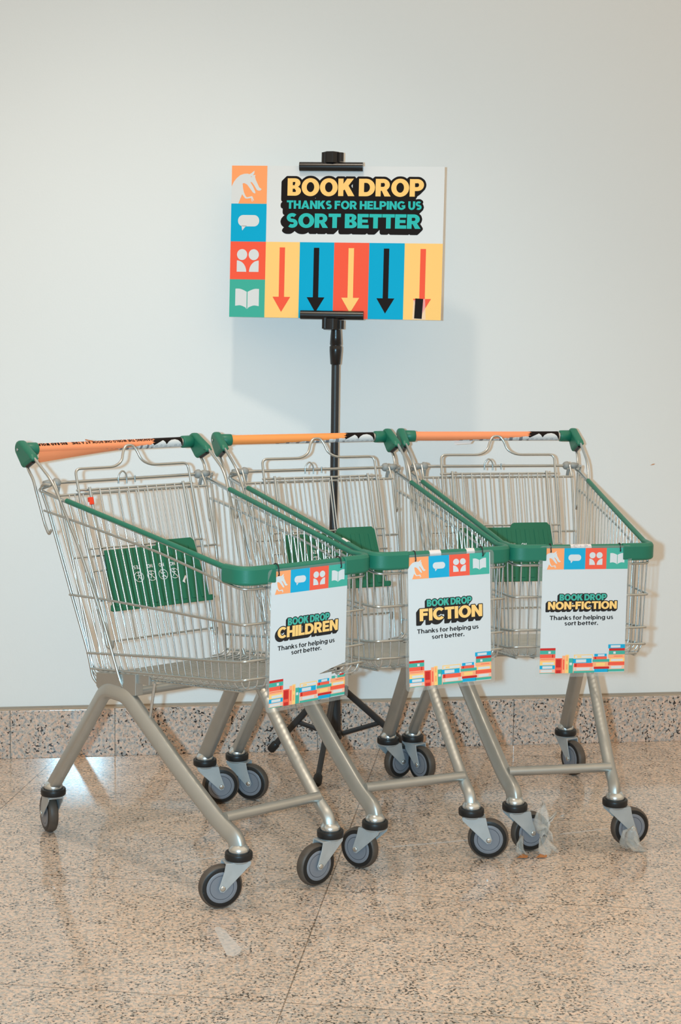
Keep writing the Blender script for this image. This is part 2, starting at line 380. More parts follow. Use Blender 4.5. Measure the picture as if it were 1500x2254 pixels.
# ------------------------------------------------------------------ setting
b = MB(); b.add([(-4, -7, 0), (6, -7, 0), (6, .2, 0), (-4, .2, 0)], [(0, 1, 2, 3)], FLOORM, False)
tag(b.build('floor', recalc=False), 'polished pink-beige granite floor', 'floor', kind='structure')
WY = 0.026
b = MB(); b.add([(-4, WY, 0), (6, WY, 0), (6, WY, 4.2), (-4, WY, 4.2)], [(0, 1, 2, 3)], WALLM, False)
wall = tag(b.build('wall_back', recalc=False), 'plain white painted wall', 'wall', kind='structure')
# a small chip in the paint
b = MB(); b.add([(1.659, WY-.0006, .8495), (1.672, WY-.0006, .8515), (1.6755, WY-.0006, .8545), (1.668, WY-.0006, .8545)], [(0, 1, 2, 3)], mat('raw_plaster', s2l((205, 150, 110)), .9), False)
b.build('paint_chip', wall, recalc=False)
# skirting slabs with fine joints
SK = [-4, -.85, -.2475, .0525, .65, 1.249, 1.85, 2.45, 6]
SH = .1415
b = MB()
for x0, x1 in zip(SK[:-1], SK[1:]):
    b.box(((x0+x1)/2, WY/2+.004, SH/2), (x1-x0-.0016, WY+.008-.0005, SH), SKIRTM)
sk = b.build('baseboard_back', bevel=.0012); tag(sk, 'speckled pink granite skirting', 'skirting', kind='structure')
sk.location.y = -.004+.0002
b = MB(); b.add([(-4, WY-.004, SH+.0005), (6, WY-.004, SH+.0005), (6, .003, SH+.0002), (-4, .003, SH+.0002)], [(0, 1, 2, 3)], GROUT, False)
b.add([(-4, WY-.0012, SH), (6, WY-.0012, SH), (6, WY-.0012, SH+.006), (-4, WY-.0012, SH+.006)], [(0, 1, 2, 3)], GROUT, False)
b.box((1, .010, SH/2-.002), (9.9, .016, SH-.006), GROUT)
tag(b.build('trim_1', recalc=False), 'grout line on top of the skirting', 'trim', kind='structure')

# ------------------------------------------------------------------ shopping cart (local frame: x across, -y towards the camera = cart front)
# F(x, d, z): d is the distance forward of the cart's middle
def F(x, d, z): return (x, -d, z)
def sidex(d, z):
    t = (d+.17)/.64; a = .195+(.2345-.195)*(z-.42)/.425; bb = .1638+.0075*(z-.5256)/.24
    return a*(1-t)+bb*t
def floorz(d): return .437+.110*(d+.1)
def raild(z): return -.285+(.863-z)/.1521     # the sloping top rail
def railz(d): return .863-.1521*(d+.285)
def reard(z): return -.264+(.868-z)*.3207      # slanting rear edge
MESH = {}
def part(name, mb, parent, bevel=0, key=None):
    """build once per key, then reuse the mesh in a copied object"""
    key = key or name
    if key in MESH:
        o = MESH[key].copy(); COL.objects.link(o); o.parent = parent; o.name = name; return o
    o = mb().build(name, parent, bevel); MESH[key] = o; return o

def mb_side(s):
    def f():
        b = MB()
        # top rail
        b.tube(fillet([F(s*.226, -.262, .874), F(s*.246, -.284, .863), F(s*sidex(-.16, .844), -.16, .844), F(s*.175, .425, .755), F(s*.171, .455, .7505)], .02), .0042, ZINC)
        # horizontals that run round to the front
        for pts, r in (([(-.262, .814), (-.117, .799), (.177, .765), (.423, .724)], .0030), ([(-.186, .617), (-.043, .626), (.228, .635), (.44, .641)], .0030),
                       ([(-.132, .482), (.184, .525), (.44, .558)], .0030), ([(-.118, .446), (.09, .472), (.44, .516)], .0030)):
            zf = {.724: .7175, .641: .6425, .558: .5635, .516: .5235}[pts[-1][1]]
            P = [F(s*(sidex(d, z)+.001), d, z) for d, z in pts]+[F(s*.1665, .468, zf), F(s*.10, .4705, zf), F(0, .4705, zf)]
            b.tube(fillet(P, [.02]*(len(P)-4)+[.02, .03, .02]), r, ZINC, n=8)
        # uprights
        N = 23
        for i in range(N+1):
            t = i/N
            dt = lerp(-.255, .452, t); db = lerp(-.112, .452, t)
            zt = railz(dt)-.002 if dt < .43 else .752
            zb = floorz(db)
            P = [F(s*(sidex(dt, zt)-.004), dt, zt), F(s*(sidex(db, zb+.02)-.004), lerp(dt, db, .96), zb+.016), F(s*(sidex(db, zb)-.014), db, zb+.001), F(s*(sidex(db, zb)-.045), db, zb)]
            b.tube(fillet(P, [.012, .012], 3), .0019, CHROME, n=6)
        # rear edge wire, curling over the pivot bush
        P = [F(s*.232, -.245, .877), F(s*.246, -.258, .880), F(s*.2465, -.268, .866), F(s*.239, -.245, .815), F(s*.214, -.181, .619), F(s*.1985, -.130, .484), F(s*.193, -.118, .425), F(s*.186, -.106, .408), F(s*.176, -.09, .412)]
        b.tube(fillet(P, [.012, .012, .02, .02, .02, .01, .01]), .0034, ZINC)
        return b
    return f
def mb_front():
    b = MB()
    N = 14
    for i in range(N+1):
        x = lerp(-.150, .150, i/N)
        P = [F(x, .467, .752), F(x, .467, .517), F(x, .462, .503), F(x, .43, .4955)]
        b.tube(fillet(P, [.016, .016], 4), .0019, CHROME, n=6)
    b.tube([F(-.15, .470, .7505), F(.15, .470, .7505)], .004, ZINC)
    return b
def mb_floor():
    b = MB(); d = -.10
    while d < .452:
        z = floorz(d); hx = sidex(d, z)-.012
        b.tube([F(-hx, d, z-.003), F(hx, d, z-.003)], .0014, ZINC, n=5, caps=False); d += .0140
    for i in range(8):
        t = i/7; xr = lerp(-.172, .172, t); xf = lerp(-.148, .148, t)
        b.tube([F(xr, -.105, floorz(-.105)-.006), F(xf, .445, floorz(.445)-.006)], .0022, ZINC, n=6)
    return b
def gd(z): return -.236+(.856-z)*.335          # plane of the hanging rear flap
def mb_rearframe():
    b = MB()
    b.tube([F(-.214, -.238, .851), F(.214, -.238, .851)], .0030, ZINC)
    b.tube([F(-.207, -.184, .705), F(.207, -.184, .705)], .0026, ZINC)
    for s in (-1, 1):
        b.tube(fillet([F(s*.2135, -.262, .882), F(s*.2135, -.240, .853), F(s*.207, -.186, .705), F(s*.192, -.118, .44), F(s*.185, -.105, .425), F(s*.15, -.10, .425)], [.02, .02, .02, .01, .01]), .0034, ZINC)
        for x in (.187, .172):
            b.tube([F(s*x, -.236, .851), F(s*x*.97, -.182, .705), F(s*x*.90, -.112, .44)], .0019, CHROME, n=6)
    b.tube([F(-.185, -.102, .428), F(.185, -.102, .428)], .0034, ZINC)
    return b
def mb_flap():
    b = MB()
    # outer frame with the keyhole loop on top
    z0 = .912; dd = lambda z: -.250+(z0-z)*.335
    top = [(-.163, z0), (-.052, z0), (-.028, z0+.012), (-.020, z0+.036), (-.010, z0+.050), (.010, z0+.050), (.020, z0+.036), (.028, z0+.012), (.052, z0), (.163, z0)]
    P = [F(-.150, dd(.50)+.016, .512), F(-.150, dd(.49)+.012, .492), F(-.155, dd(.50), .492), F(-.1625, dd(.74), .74)]+[F(x, dd(z), z) for x, z in top]+[F(.1625, dd(.74), .74), F(.155, dd(.50), .492), F(.150, dd(.49)+.012, .492), F(.150, dd(.50)+.016, .512)]
    b.tube(fillet(P, [.008, .008, .02, .016, .02, .014, .012, .01, .01, .012, .014, .02, .016, .02, .008, .008], 5), .0034, ZINC)
    b.tube([F(-.168, gd(.861)+.004, .861), F(.168, gd(.861)+.004, .861)], .0028, ZINC)
    N = 12
    for i in range(N+1):
        x = lerp(-.15, .15, i/N)
        b.tube([F(x, gd(.851), .851), F(x*.95, gd(.50), .50)], .0019, CHROME, n=6)
    for z in (.505, .60): b.tube([F(-.156, gd(z)-.002, z), F(.156, gd(z)-.002, z)], .0024, ZINC)
    return b
def mb_seatframe():
    b = MB(); o = .011
    for s in (-1, 1):
        b.tube(fillet([F(s*.135, gd(.868)+o, .868), F(s*.135, gd(.73)+o, .73), F(s*.140, gd(.60)+o+.012, .60)], .02), .0036, ZINC)
    N = 10
    for i in range(1, N):
        x = lerp(-.135, .135, i/N)
        b.tube([F(x, gd(.861)+o, .864), F(x, gd(.72)+o, .72)], .0019, CHROME, n=6)
    b.tube([F(-.163, gd(.724)+o, .724), F(.163, gd(.724)+o, .724)], .0024, ZINC)
    b.tube([F(-.165, gd(.67)+o, .672), F(-.12, gd(.67)+o, .672)], .0024, ZINC)
    b.tube([F(.12, gd(.67)+o, .672), F(.165, gd(.67)+o, .672)], .0024, ZINC)
    return b
# seat plate: u across, v down the plate
PT, PBT = np.array(F(0, -.172, .718)), np.array(F(0, -.112, .578))
PV = PBT-PT; PLEN = np.linalg.norm(PV); PV = PV/PLEN
PN = np.array((0, -1, 0)) ; PN = PN-PV*PN.dot(PV); PN = PN/np.linalg.norm(PN)
def plate(u, v, t): return tuple(PT+PV*v+PN*t+np.array((u, 0, 0)))
def mb_plate():
    b = MB()
    poly = [(-.130, 0), (.016, 0), (.022, -.010), (.028, -.013), (.122, -.013), (.130, -.004), (.138, PLEN-.014), (.152, PLEN-.014), (.155, PLEN-.007), (.150, PLEN), (-.140, PLEN), (-.146, PLEN-.003), (-.143, PLEN-.016), (-.139, PLEN-.018)]
    b.prism(poly, plate, 0, .005, GREEND)
    for i in range(10):                        # raised ribs
        x = -.118+i*.0258; x1 = x*1.06; w = .006
        b.prism([(x-w, .006), (x+w, .006), (x1+w, PLEN-.010), (x1-w, PLEN-.010)], plate, .005, .0068, GREEND)
    return b
def mb_platetext():
    b = MB(); Y0 = PLEN
    def put(pieces, m=PAPER, cu=0, cv=0):
        for p in pieces: b.add([plate(cu-u, cv-v*-1, .0074) for u, v in p], [tuple(range(len(p)))], m, False)
    for cx, word in ((-.052, 'YES'), (-.0155, 'NO'), (.0175, 'NO'), (.0500, 'NO')):
        w = .020 if word == 'YES' else .0145
        # turned upside down
        put(text(word, -w/2, w/2, 0, .009, .22, .18, .14), cu=cx, cv=.046)
        for p in arcq(0, 0, .0132, .0132, .0117, .0117, 0, 360, 24): b.add([plate(cx+u, .075+v, .0074) for u, v in p], [(0, 1, 2, 3)], PAPER, False)
        st = [[(0, .008), (0, .001), (.005, -.007)], [(0, .001), (-.005, -.007)], [(-.006, .003), (.006, .004)], [(-.003, .009), (.003, .010)]]
        if word == 'NO': st.append([(-.008, .008), (.008, -.008)])
        for l in st:
            for p in strk(l, .0016): b.add([plate(cx+u, .075-v, .0075) for u, v in p], [(0, 1, 2, 3)], PAPER, False)
    b.add([plate(u, v, .0074) for u, v in ((.068, .098), (.079, .083), (.084, .086), (.076, .096), (.075, .103))], [(0, 1, 2, 3, 4)], TAPEW, False)
    return b
HD, HZ, HR = -.352, .9555, .0128
def mb_handle():
    b = MB(); b.tube([F(-.232, HD, HZ), F(.232, HD, HZ)], HR-.0012, ZINC, n=20); return b
def cyl(x, a, r=HR): return F(x, HD+r*cos(a), HZ+r*sin(a))
def patch(b, poly, m, r):
    """polygon given in (x, angle) lying on the handle"""
    A = [a for _, a in poly]; lo = math.floor(min(A)/.16); hi = math.ceil(max(A)/.16)
    for q in range(lo, hi):
        p = poly
        for sg, lim in ((1, q*.16), (-1, (q+1)*.16)):
            o = []
            for i in range(len(p)):
                (x0, a0), (x1, a1) = p[i-1], p[i]; d0, d1 = sg*(a0-lim), sg*(a1-lim)
                if (d0 >= 0) != (d1 >= 0): t = d0/(d0-d1); o.append((lerp(x0, x1, t), lerp(a0, a1, t)))
                if d1 >= 0: o.append((x1, a1))
            p = o
            if len(p) < 3: break
        if len(p) >= 3: b.add([cyl(x, a, r) for x, a in p], [tuple(range(len(p)))], m, False)
def sleeve(k):
    def f():
        b = MB(); n = 40; x0, x1 = -.212, .206
        # base colour strips: orange, black end; white torn paper showing under the lower edge
        def strip(xa, xb, a0, a1, m, r, na=6):
            for i in range(na): patch(b, [(xa, lerp(a0, a1, i/na)), (xb, lerp(a0, a1, i/na)), (xb, lerp(a0, a1, (i+1)/na)), (xa, lerp(a0, a1, (i+1)/na))], m, r)
        strip(x0, x1, 0, 2*pi, SLEEVE2 if k == 1 else SLEEVE, HR, 32)
        import random
        rn = random.Random(k+3)
        R1, R2, R3 = HR+.0003, HR+.0005, HR+.0007
        # black end piece with its torn, toothed edge
        xb = .118
        for i in range(10):
            a0 = lerp(-1.5, 1.9, i/10); a1 = lerp(-1.5, 1.9, (i+1)/10); t = (i % 2)*.006
            xl = xb+.022*(1-(a0+1.5)/3.4)*-1+.010
            patch(b, [(xl+t, a0), (x1, a0), (x1, a1), (xl-.004+.006-t, a1)], INK, R1)
        # white teeth with small scribbles
        tb = [(.112, -.55), (.124, -.15), (.136, .25), (.147, .62), (.1525, .30), (.157, -.25), (.163, .25), (.172, .60), (.184, .72), (.193, .50), (.200, .05), (.2055, -.75)]
        for (xa, ta), (xc, tc_) in zip(tb[:-1], tb[1:]): patch(b, [(xa, -1.4), (xc, -1.4), (xc, tc_), (xa, ta)], PAPER, R2)
        xs = np.linspace(-.085 if k else -.02, .118, 22)
        for i in range(len(xs)-1):                # torn paper strip along the lower edge
            t0, t1 = i/(len(xs)-1), (i+1)/(len(xs)-1)
            h0 = -1.0+t0*.95+rn.uniform(-.12, .12); h1 = -1.0+t1*.95+rn.uniform(-.12, .12)
            patch(b, [(xs[i], -1.35), (xs[i+1], -1.35), (xs[i+1], h1), (xs[i], h0)], PAPER if i % 3 else P_GR, R2)
        for i in range(16):                        # tiny doodles: circles and boxes
            x = lerp(-.02, .200, i/15); a = -.75+rn.uniform(-.2, .35)*(1 if i > 5 else .4); r = .0022
            if i % 2:
                for q in range(8):
                    t0, t1 = 2*pi*q/8, 2*pi*(q+1)/8
                    patch(b, [(x+r*cos(t0), a+r*sin(t0)/HR), (x+1.25*r*cos(t0), a+1.25*r*sin(t0)/HR), (x+1.25*r*cos(t1), a+1.25*r*sin(t1)/HR), (x+r*cos(t1), a+r*sin(t1)/HR)], P_GR, R3)
            else:
                for (ux, ua, vx, va) in ((-1, -1, 1, -1), (1, -1, 1, 1), (1, 1, -1, 1), (-1, 1, -1, -1)):
                    for p in strk([(x+ux*.003, (a+ua*.14)), (x+vx*.003, (a+va*.14))], .0007 if ua != va else .045): patch(b, p, P_GR, R3)
        if k == 0:
            # upside-down print on the rolled vinyl and the loose hanging edge
            def up(t, xa, xc, s=.24, h=.2):
                for p in text(t, 0, abs(xc-xa), 0, .0088, s, h, .10, .42):
                    patch(b, [(xa-u, .62+v/HR*-1+.70) for u, v in p], INK, R3)
            up('CHANGING THE WORLD ONE BOOK AT A TIME', .126, -.118)
            up('BIG BAD WOLF', -.131, -.2115, .34, .27)
            vs = []; N = 20
            for i in range(N+1):
                x = lerp(x0, .02, i/N); L_ = .0165*(1-i/N)**1.2
                for j in range(4):
                    q = cyl(x, -.5-.35*j*(1 if L_ > .001 else 1), HR+.0006+.0016*j*(1-i/N)); vs.append((q[0], q[1]-.0012*j*(1-i/N), q[2]-L_*j/3))
            b.add(vs, [(i*4+j, i*4+j+1, i*4+j+5, i*4+j+4) for i in range(N) for j in range(3)], SLEEVE, True)
            b.box(F(-.062, HD-.004, HZ+.0140), (.018, .010, .003), mat('crumpled_brown', s2l((196, 120, 70)), .8), Matrix.Rotation(.2, 3, 'Y'))
        if k == 2:
            b.add([cyl(-.10, -1.2, HR+.0004), cyl(-.045, -1.2, HR+.0004), (-.052, -HD-.006, HZ-HR-.008), (-.098, -HD-.006, HZ-HR-.011)], [(0, 1, 2, 3)], TAPEW, False)
        return b
    return f
def mb_bracket(s):
    def f():
        b = MB()
        b.lathe([(.0, 0), (.0152, 0), (.0160, s*.002), (.0166, s*.040), (0, s*.040)], GREEN, F(s*.212, HD, HZ), 'x', 24)
        pts = [(HD+.0205*cos(a), HZ+.002+.0205*sin(a)) for a in np.linspace(0, 2*pi, 33)[:-1]]
        pts += [(-.290, .949), (-.281, .937), (-.285, .9345), (-.332, .9125), (-.340, .916)]
        h = np.array(hull(pts)); n = 72; L_ = np.r_[0, np.cumsum(np.linalg.norm(np.roll(h, -1, 0)-h, axis=1))]; hc = np.vstack([h, h[:1]])
        h = np.array([[np.interp(q, L_, hc[:, 0]), np.interp(q, L_, hc[:, 1])] for q in np.linspace(0, L_[-1], n+1)[:-1]])
        tg = np.roll(h, -2, 0)-np.roll(h, 2, 0); tg /= np.linalg.norm(tg, axis=1)[:, None]; inw = np.c_[-tg[:, 1], tg[:, 0]]
        vs = []; secs = [(0, .0075), (.0008, .0045), (.0025, .0020), (.0055, .0004), (.011, 0), (.0165, .0004), (.0195, .0020), (.0212, .0045), (.022, .0075)]
        for t, dl in secs:
            for (u, v), (iu, iv) in zip(h, inw): vs.append(F(s*(.2415+t), u+iu*dl, v+iv*dl))
        b.add(vs, [(i*n+q, i*n+(q+1) % n, (i+1)*n+(q+1) % n, (i+1)*n+q) for i in range(len(secs)-1) for q in range(n)], GREEN, True)
        b.add(vs[:n], [tuple(range(n))], GREEN, False); b.add(vs[-n:], [tuple(range(n))], GREEN, False)
        for c in ((-.333, .910), (-.276, .943)): pass
        b.lathe([(0, 0), (.0035, 0), (.0035, .0015), (0, .0015)], mat('screw', (.5, .5, .5), .3, 1), F(s*.264-(.0003 if s > 0 else .0012), HD, HZ), 'x', 12)
        b.tube([F(s*.2525, -.323, .9175), F(s*.2525, -.292, .932)], .0060, BLACK, n=10)
        return b
    return f
def mb_arm(s):
    def f():
        b = MB()
        P = [F(s*.252, -.330, .921), F(s*.2535, -.313, .905), F(s*.250, -.300, .888), F(s*.248, -.288, .858), F(s*.238, -.264, .778), F(s*.234, -.252, .756), F(s*.233, -.243, .768)]
        b.tube(fillet(P, [.012, .02, .02, .012, .006]), .0036, ZINC)
        P = [F(s*.253, -.290, .941), F(s*.2485, -.218, .896), F(s*.2455, -.197, .872), F(s*.226, -.125, .744), F(s*.2065, -.048, .580), F(s*.1935, .008, .440), F(s*.189, .012, .424), F(s*.179, .000, .424), F(s*.176, -.020, .466)]
        b.tube(fillet(P, [.016, .016, .03, .03, .012, .012, .012]), .0036, ZINC)
        return b
    return f
def mb_knob(s):
    def f():
        b = MB(); x = .196
        prof = [(0, 0), (.0065, 0), (.0100, .003), (.0118, .009), (.0118, .013), (.0085, .016), (.0070, .024), (.0090, .026), (.0090, .032), (.0065, .044), (0, .044)]
        b.lathe([(r, s*z) for r, z in prof], KNOB, F(s*x, -.266, .879), 'x', 24)
        b.box(F(s*.207, -.256, .862), (.007, .006, .022), KNOB, Matrix.Rotation(.35, 3, 'X'))
        return b
    return f
def mb_bar():
    b = MB(); b.tube([F(-.2, -.266, .879), F(.2, -.266, .879)], .0038, ZINC, n=10)
    b.tube(fillet([F(-.034, -.262, .868), F(-.034, -.262, .889), F(-.022, -.262, .902), F(-.010, -.262, .889), F(-.010, -.262, .867)], .009), .0022, ZINC)
    b.tube([F(.014, -.262, .886), F(.014, -.262, .869)], .0022, ZINC)
    return b
def mb_strip(s):
    def f():
        b = MB(); P = []
        for t in np.linspace(0, 1, 12):
            d = lerp(-.163, .415, t); z = railz(d); P.append(F(s*(sidex(d, z)+.0005), d, z+.0028))
        b.tube(P, .0062, GREEN, n=10); return b
    return f
def mb_bumper():
    b = MB()
    for s in (-1, 1):                          # tall corner guards
        path = fillet([F(s*.1755, .408, 0), F(s*.1730, .4735, 0), F(s*.094, .4765, 0)], .032, 20)
        sec = [(-.006, .7275), (.004, .7265), (.0085, .731), (.0085, .760), (.005, .7665), (-.002, .768), (-.0075, .765), (-.0075, .759), (-.002, .757), (-.002, .732)]
        vs = []; n = len(sec); L = len(path)
        for i in range(L):
            t = path[min(i+1, L-1)]-path[max(i-1, 0)]; t = t/np.linalg.norm(t)
            nrm = np.cross(t, (0, 0, 1.))*(s if True else 1)
            lift = -.006*(1-min(1, i/4)) if i < 4 else 0
            for (o, z) in sec: vs.append(path[i]+nrm*o*(-1)+np.array((0, 0, z)))
        fs = [(i*n+k, i*n+(k+1) % n, (i+1)*n+(k+1) % n, (i+1)*n+k) for i in range(L-1) for k in range(n)]
        fs += [tuple(range(n))[::-1], tuple(range((L-1)*n, L*n))]
        b.add(vs, fs, GREEN, False)
    b.tube([F(-.10, .4715, .7575), F(.10, .4715, .7575)], .0085, GREEN, n=12)
    return b
def frx(d): return .225-(d+.258)*.1474
def mb_legs(s):
    def f():
        b = MB()
        pts = [(-.262, .127), (-.199, .209), (-.111, .328), (-.071, .3905), (-.033, .4065), (.018, .4065), (.058, .381), (.213, .262), (.330, .180), (.385, .128)]
        pts = [(-.262, .125), (-.199, .207), (-.111, .328), (-.058, .405), (.030, .405), (.213, .262), (.352, .164), (.398, .119)]
        pts = [(-.262, .125), (-.199, .209), (-.085, .364), (-.052, .409), (.026, .405), (.060, .378), (.213, .262), (.338, .175), (.392, .150), (.3985, .122)]
        P = fillet([F(s*frx(d), d, z) for d, z in pts], [.02, .03, .042, .042, .03, .03, .05, .02], 7)
        b.tube(P, 0, LACQ, n=20, flat=(.0185, .0138, 3.6), side=(0, -.8, .6))
        for (x, d) in ((.225, -.258), (.128, .400)):          # welded collars on top of the castors
            b.lathe([(0, .118), (.0205, .118), (.0225, .122), (.0225, .131), (.0195, .134), (.0170, .139), (0, .139)], CHROME, F(s*x, d, 0), 'z', 24)
        return b
    return f
def mb_cross():
    b = MB(); b.tube([F(-.131, .352, .188), F(.131, .352, .188)], .0115, LACQ, n=16); return b
def mb_chassis(s):
    def f():
        b = MB()
        x = lambda d: s*(frx(d)-.001)
        prof = [(-.083, .444), (.060, .462), (.060, .412), (-.0, .402), (-.075, .404), (-.083, .412)]
        b.prism(prof, lambda u, v, t: F(x(u)+t*s, u, v), .006, -.0145, LACQ)
        b.prism([(.060, .462), (.100, .466), (.100, .442), (.060, .440)], lambda u, v, t: F(x(u)+t*s, u, v), .0, -.010, LACQ)
        return b
    return f
def mb_under():
    b = MB()
    b.tube([F(-.178, .045, .418), F(.178, .045, .418)], .0105, LACQ, n=14)
    for s in (-1, 1): b.tube([F(s*.167, .118, .452), F(s*.169, .097, .350)], .0036, CHROME)
    return b
# castor
CE, CR = .042, .0492
def mb_ring():
    b = MB(); b.lathe([(.0225, .1075), (.0295, .1065), (.0308, .109), (.0308, .1205), (.0295, .1225), (.0235, .1225), (.0225, .1205), (.0225, .1075)], RUBBER, n=36); return b
def mb_fork():
    b = MB()
    b.lathe([(0, .1085), (.0265, .1085), (.0265, .1045), (.022, .100), (0, .099)], GALV, n=28)
    b.lathe([(0, .109), (.020, .109), (.020, .1215), (0, .1215)], CHROME, n=24)
    for s in (-1, 1):
        poly = [(-.0235, .1035), (-.0215, .096), (CE-.0095, CR-.004), (CE-.003, CR-.0095), (CE+.005, CR-.008), (CE+.0085, CR), (.0385, .084), (.0345, .1035)]
        b.prism(poly, lambda u, v, t: (u, t, v), s*.0165, s*.0192, GALV)
    b.box((.006, 0, .1022), (.056, .038, .0035), GALV)
    return b
def mb_wheel():
    b = MB(); c = (CE, 0, CR)
    b.lathe([(.035, -.0125), (.0425, -.0125), (.0462, -.0105), (.0487, -.006), (.0492, 0), (.0487, .006), (.0462, .0105), (.0425, .0125), (.035, .0125)], TREAD, c, 'y', 40)
    for s in (-1, 1): b.lathe([(.0335, s*.0128), (.0415, s*.0130), (.0440, s*.0118)], RUBBER, c, 'y', 40)
    return b
def mb_hub():
    b = MB(); c = (CE, 0, CR)
    for s in (-1, 1):
        b.lathe([(0, s*.0128), (.0262, s*.0128)], HUB, c, 'y', 36); b.lathe([(.0262, s*.0128), (.0268, s*.0121), (.0276, s*.0128)], GROOVE, c, 'y', 36); b.lathe([(.0276, s*.0128), (.0345, s*.0134), (.0355, s*.0122)], HUB, c, 'y', 36)
    return b
def mb_axle():
    b = MB(); b.lathe([(0, -.0225), (.0035, -.0225), (.0062, -.0215), (.0062, -.0192), (.003, -.0192), (.003, .0192), (.0062, .0192), (.0062, .0215), (.0035, .0225), (0, .0225)], CHROME, (CE, 0, CR), 'y', 12); return b
def castor(parent, x, d, phi):
    o = part('castor', mb_fork, parent, .0007, 'castor'); o.location = F(x, d, 0); o.rotation_euler = (0, 0, phi)
    part('bumper_ring', mb_ring, o); part('wheel', mb_wheel, o); part('hub', mb_hub, o); part('axle_bolt', mb_axle, o)
    return o

CARTS = [((.2171, -.8270), .52543, 0.5-.5), ((.6574, -.6339), .27346, 0), ((1.1137, -.5528), .0432, 0)]
TH = (.6760, .4240, .1937)
PHI = [  # wheel direction in the fitting frame: front-left, front-right, rear-left, rear-right
    (-2.7808, -2.4636, -4.2671, .2175), (-3.755, -.0179, -.3626, .72), (.35, .28, -.90, -1.1)]
CLAB = ['wire shopping cart with green trim at left, CHILDREN card on its front',
        'wire shopping cart with green trim in the middle, FICTION card on its front',
        'wire shopping cart with green trim at right, NON-FICTION card on its front']
cart_roots = []
for k, ((cx, cy), th, _) in enumerate(CARTS):
    root = empty('shopping_cart', (cx, cy, 0), th); tag(root, CLAB[k], 'shopping cart', 'shopping carts lined up along the wall')
    cart_roots.append(root)
    for s in (-1, 1): part('side_panel', mb_side(s), root, key='side%d' % s)
    part('front_panel', mb_front, root); part('basket_floor', mb_floor, root); part('rear_frame', mb_rearframe, root)
    part('rear_flap', mb_flap, root)
    seat = part('child_seat', mb_seatframe, root)
    pl = part('seat_plate', mb_plate, seat, .0012); pl['label'] = 'green ribbed plastic plate with upside-down white signs'
    part('printed_signs', mb_platetext, seat)
    part('pivot_bar', mb_bar, root)
    hd = part('handle', mb_handle, root); hs = part('handle_sleeve', sleeve(k), hd, key='sleeve%d' % k); hs['label'] = 'torn orange vinyl sleeve'
    for s in (-1, 1):
        part('handle_bracket', mb_bracket(s), root, 0, 'br%d' % s)['label'] = 'green plastic bracket'
        part('handle_arm', mb_arm(s), root, key='arm%d' % s)
        part('pivot_bush', mb_knob(s), root, key='knob%d' % s)['label'] = 'pale grey plastic bush'
        part('rail_strip', mb_strip(s), root, key='strip%d' % s)['label'] = 'green plastic strip'
        part('leg_frame', mb_legs(s), root, key='legs%d' % s)
        part('chassis_bracket', mb_chassis(s), root, .0012, 'chassis%d' % s)
    part('front_bumper', mb_bumper, root, .0022)['label'] = 'green plastic bumper'
    part('cross_bar', mb_cross, root); part('under_frame', mb_under, root)
    for (x, d), ph in zip(((-.128, .4), (.128, .4), (-.225, -.258), (.225, -.258)), PHI[k]):
        castor(root, x, d, ph-TH[k])
    if k == 0:
        b = MB(); b.box(F(-.140, gd(.838)+.016, .836), (.012, .009, .018), REDTAG, Matrix.Rotation(-.25, 3, 'X')); b.box(F(-.147, gd(.838)+.016, .829), (.006, .007, .009), TAPEW)
        b.build('clip', root, .001)['label'] = 'small red clip'
    if k == 1:
        for (xa, xb) in ((-.040, -.011), (.055, .076)):
            b = MB()
            b.tube([F(xa, .4715, .7575), F(xb, .4715, .7575)], .0089, TAPEW, n=12); b.build('tape_label', root)
        b = MB(); d = .335; z = railz(d)
        b.tube([F(-sidex(.33, z), .318, railz(.318)+.003), F(-sidex(.35, z), .345, railz(.345)+.003)], .0067, TAPEW, n=10); b.build('tape_label', root)
    if k == 2:
        b = MB()
        b.tube([F(-.034, .4715, .7575), F(.017, .4715, .7575)], .0089, TAPEW, n=16)
        penc = mat('pencil', (.12, .14, .25), .6)
        def ontube(u, a): return F(u, .4715+.0092*cos(a), .7575+.0092*sin(a))
        for l in ([(-.016, .95), (-.022, 1.05), (-.027, .8), (-.026, .45), (-.020, .30)], [(-.010, .35), (-.009, .9)], [(.000, .25), (.0005, .95)], [(0, .95), (.006, .95), (.008, .75), (.005, .6), (0, .6)]):
            for p in strk([(u, a*.0092) for u, a in l], .0008): b.add([ontube(u, a/.0092) for u, a in p], [(0, 1, 2, 3)], penc, False)
        b.build('tape_label', root)

# ------------------------------------------------------------------ printed graphics shared by the sign and the cards
# every drawing is in mm, origin top-left, v down
WOLF = [(0, .55), (.06, .43), (.14, .33), (.24, .25), (.35, .215), (.45, .21), (.50, .225), (.56, .19), (.64, .13), (.635, .20), (.60, .25), (.67, .24), (.655, .28), (.66, .31), (.68, .37), (.73, .47), (.78, .57), (.83, .60), (.85, .62), (.81, .655), (.75, .655), (.71, .63), (.64, .52), (.585, .45), (.53, .42), (.545, .46), (.60, .54), (.66, .66), (.68, .72), (.65, .73), (.60, .70), (.52, .60), (.44, .50), (.36, .46), (.31, .47), (.325, .60), (.35, .70), (.40, .80), (.44, .835), (.58, .80), (.605, .83), (.64, .92), (.62, .92), (.585, .86), (.60, .95), (.58, .94), (.555, .85), (.44, .87), (.39, .86), (.30, .755), (.20, 1), (0, 1)]
WOLFTILE = [(0, 0), (1, 0), (1, 1), (.20, 1), (.30, .755), (.20, 1), (0, 1)]
def rrect(x0, y0, x1, y1, r, n=6):
    o = []
    for cx, cy, a0 in ((x1-r, y0+r, -90), (x1-r, y1-r, 0), (x0+r, y1-r, 90), (x0+r, y0+r, 180)):
        o += [(cx+r*cos(radians(a0+90*i/n)), cy+r*sin(radians(a0+90*i/n))) for i in range(n+1)]
    return o
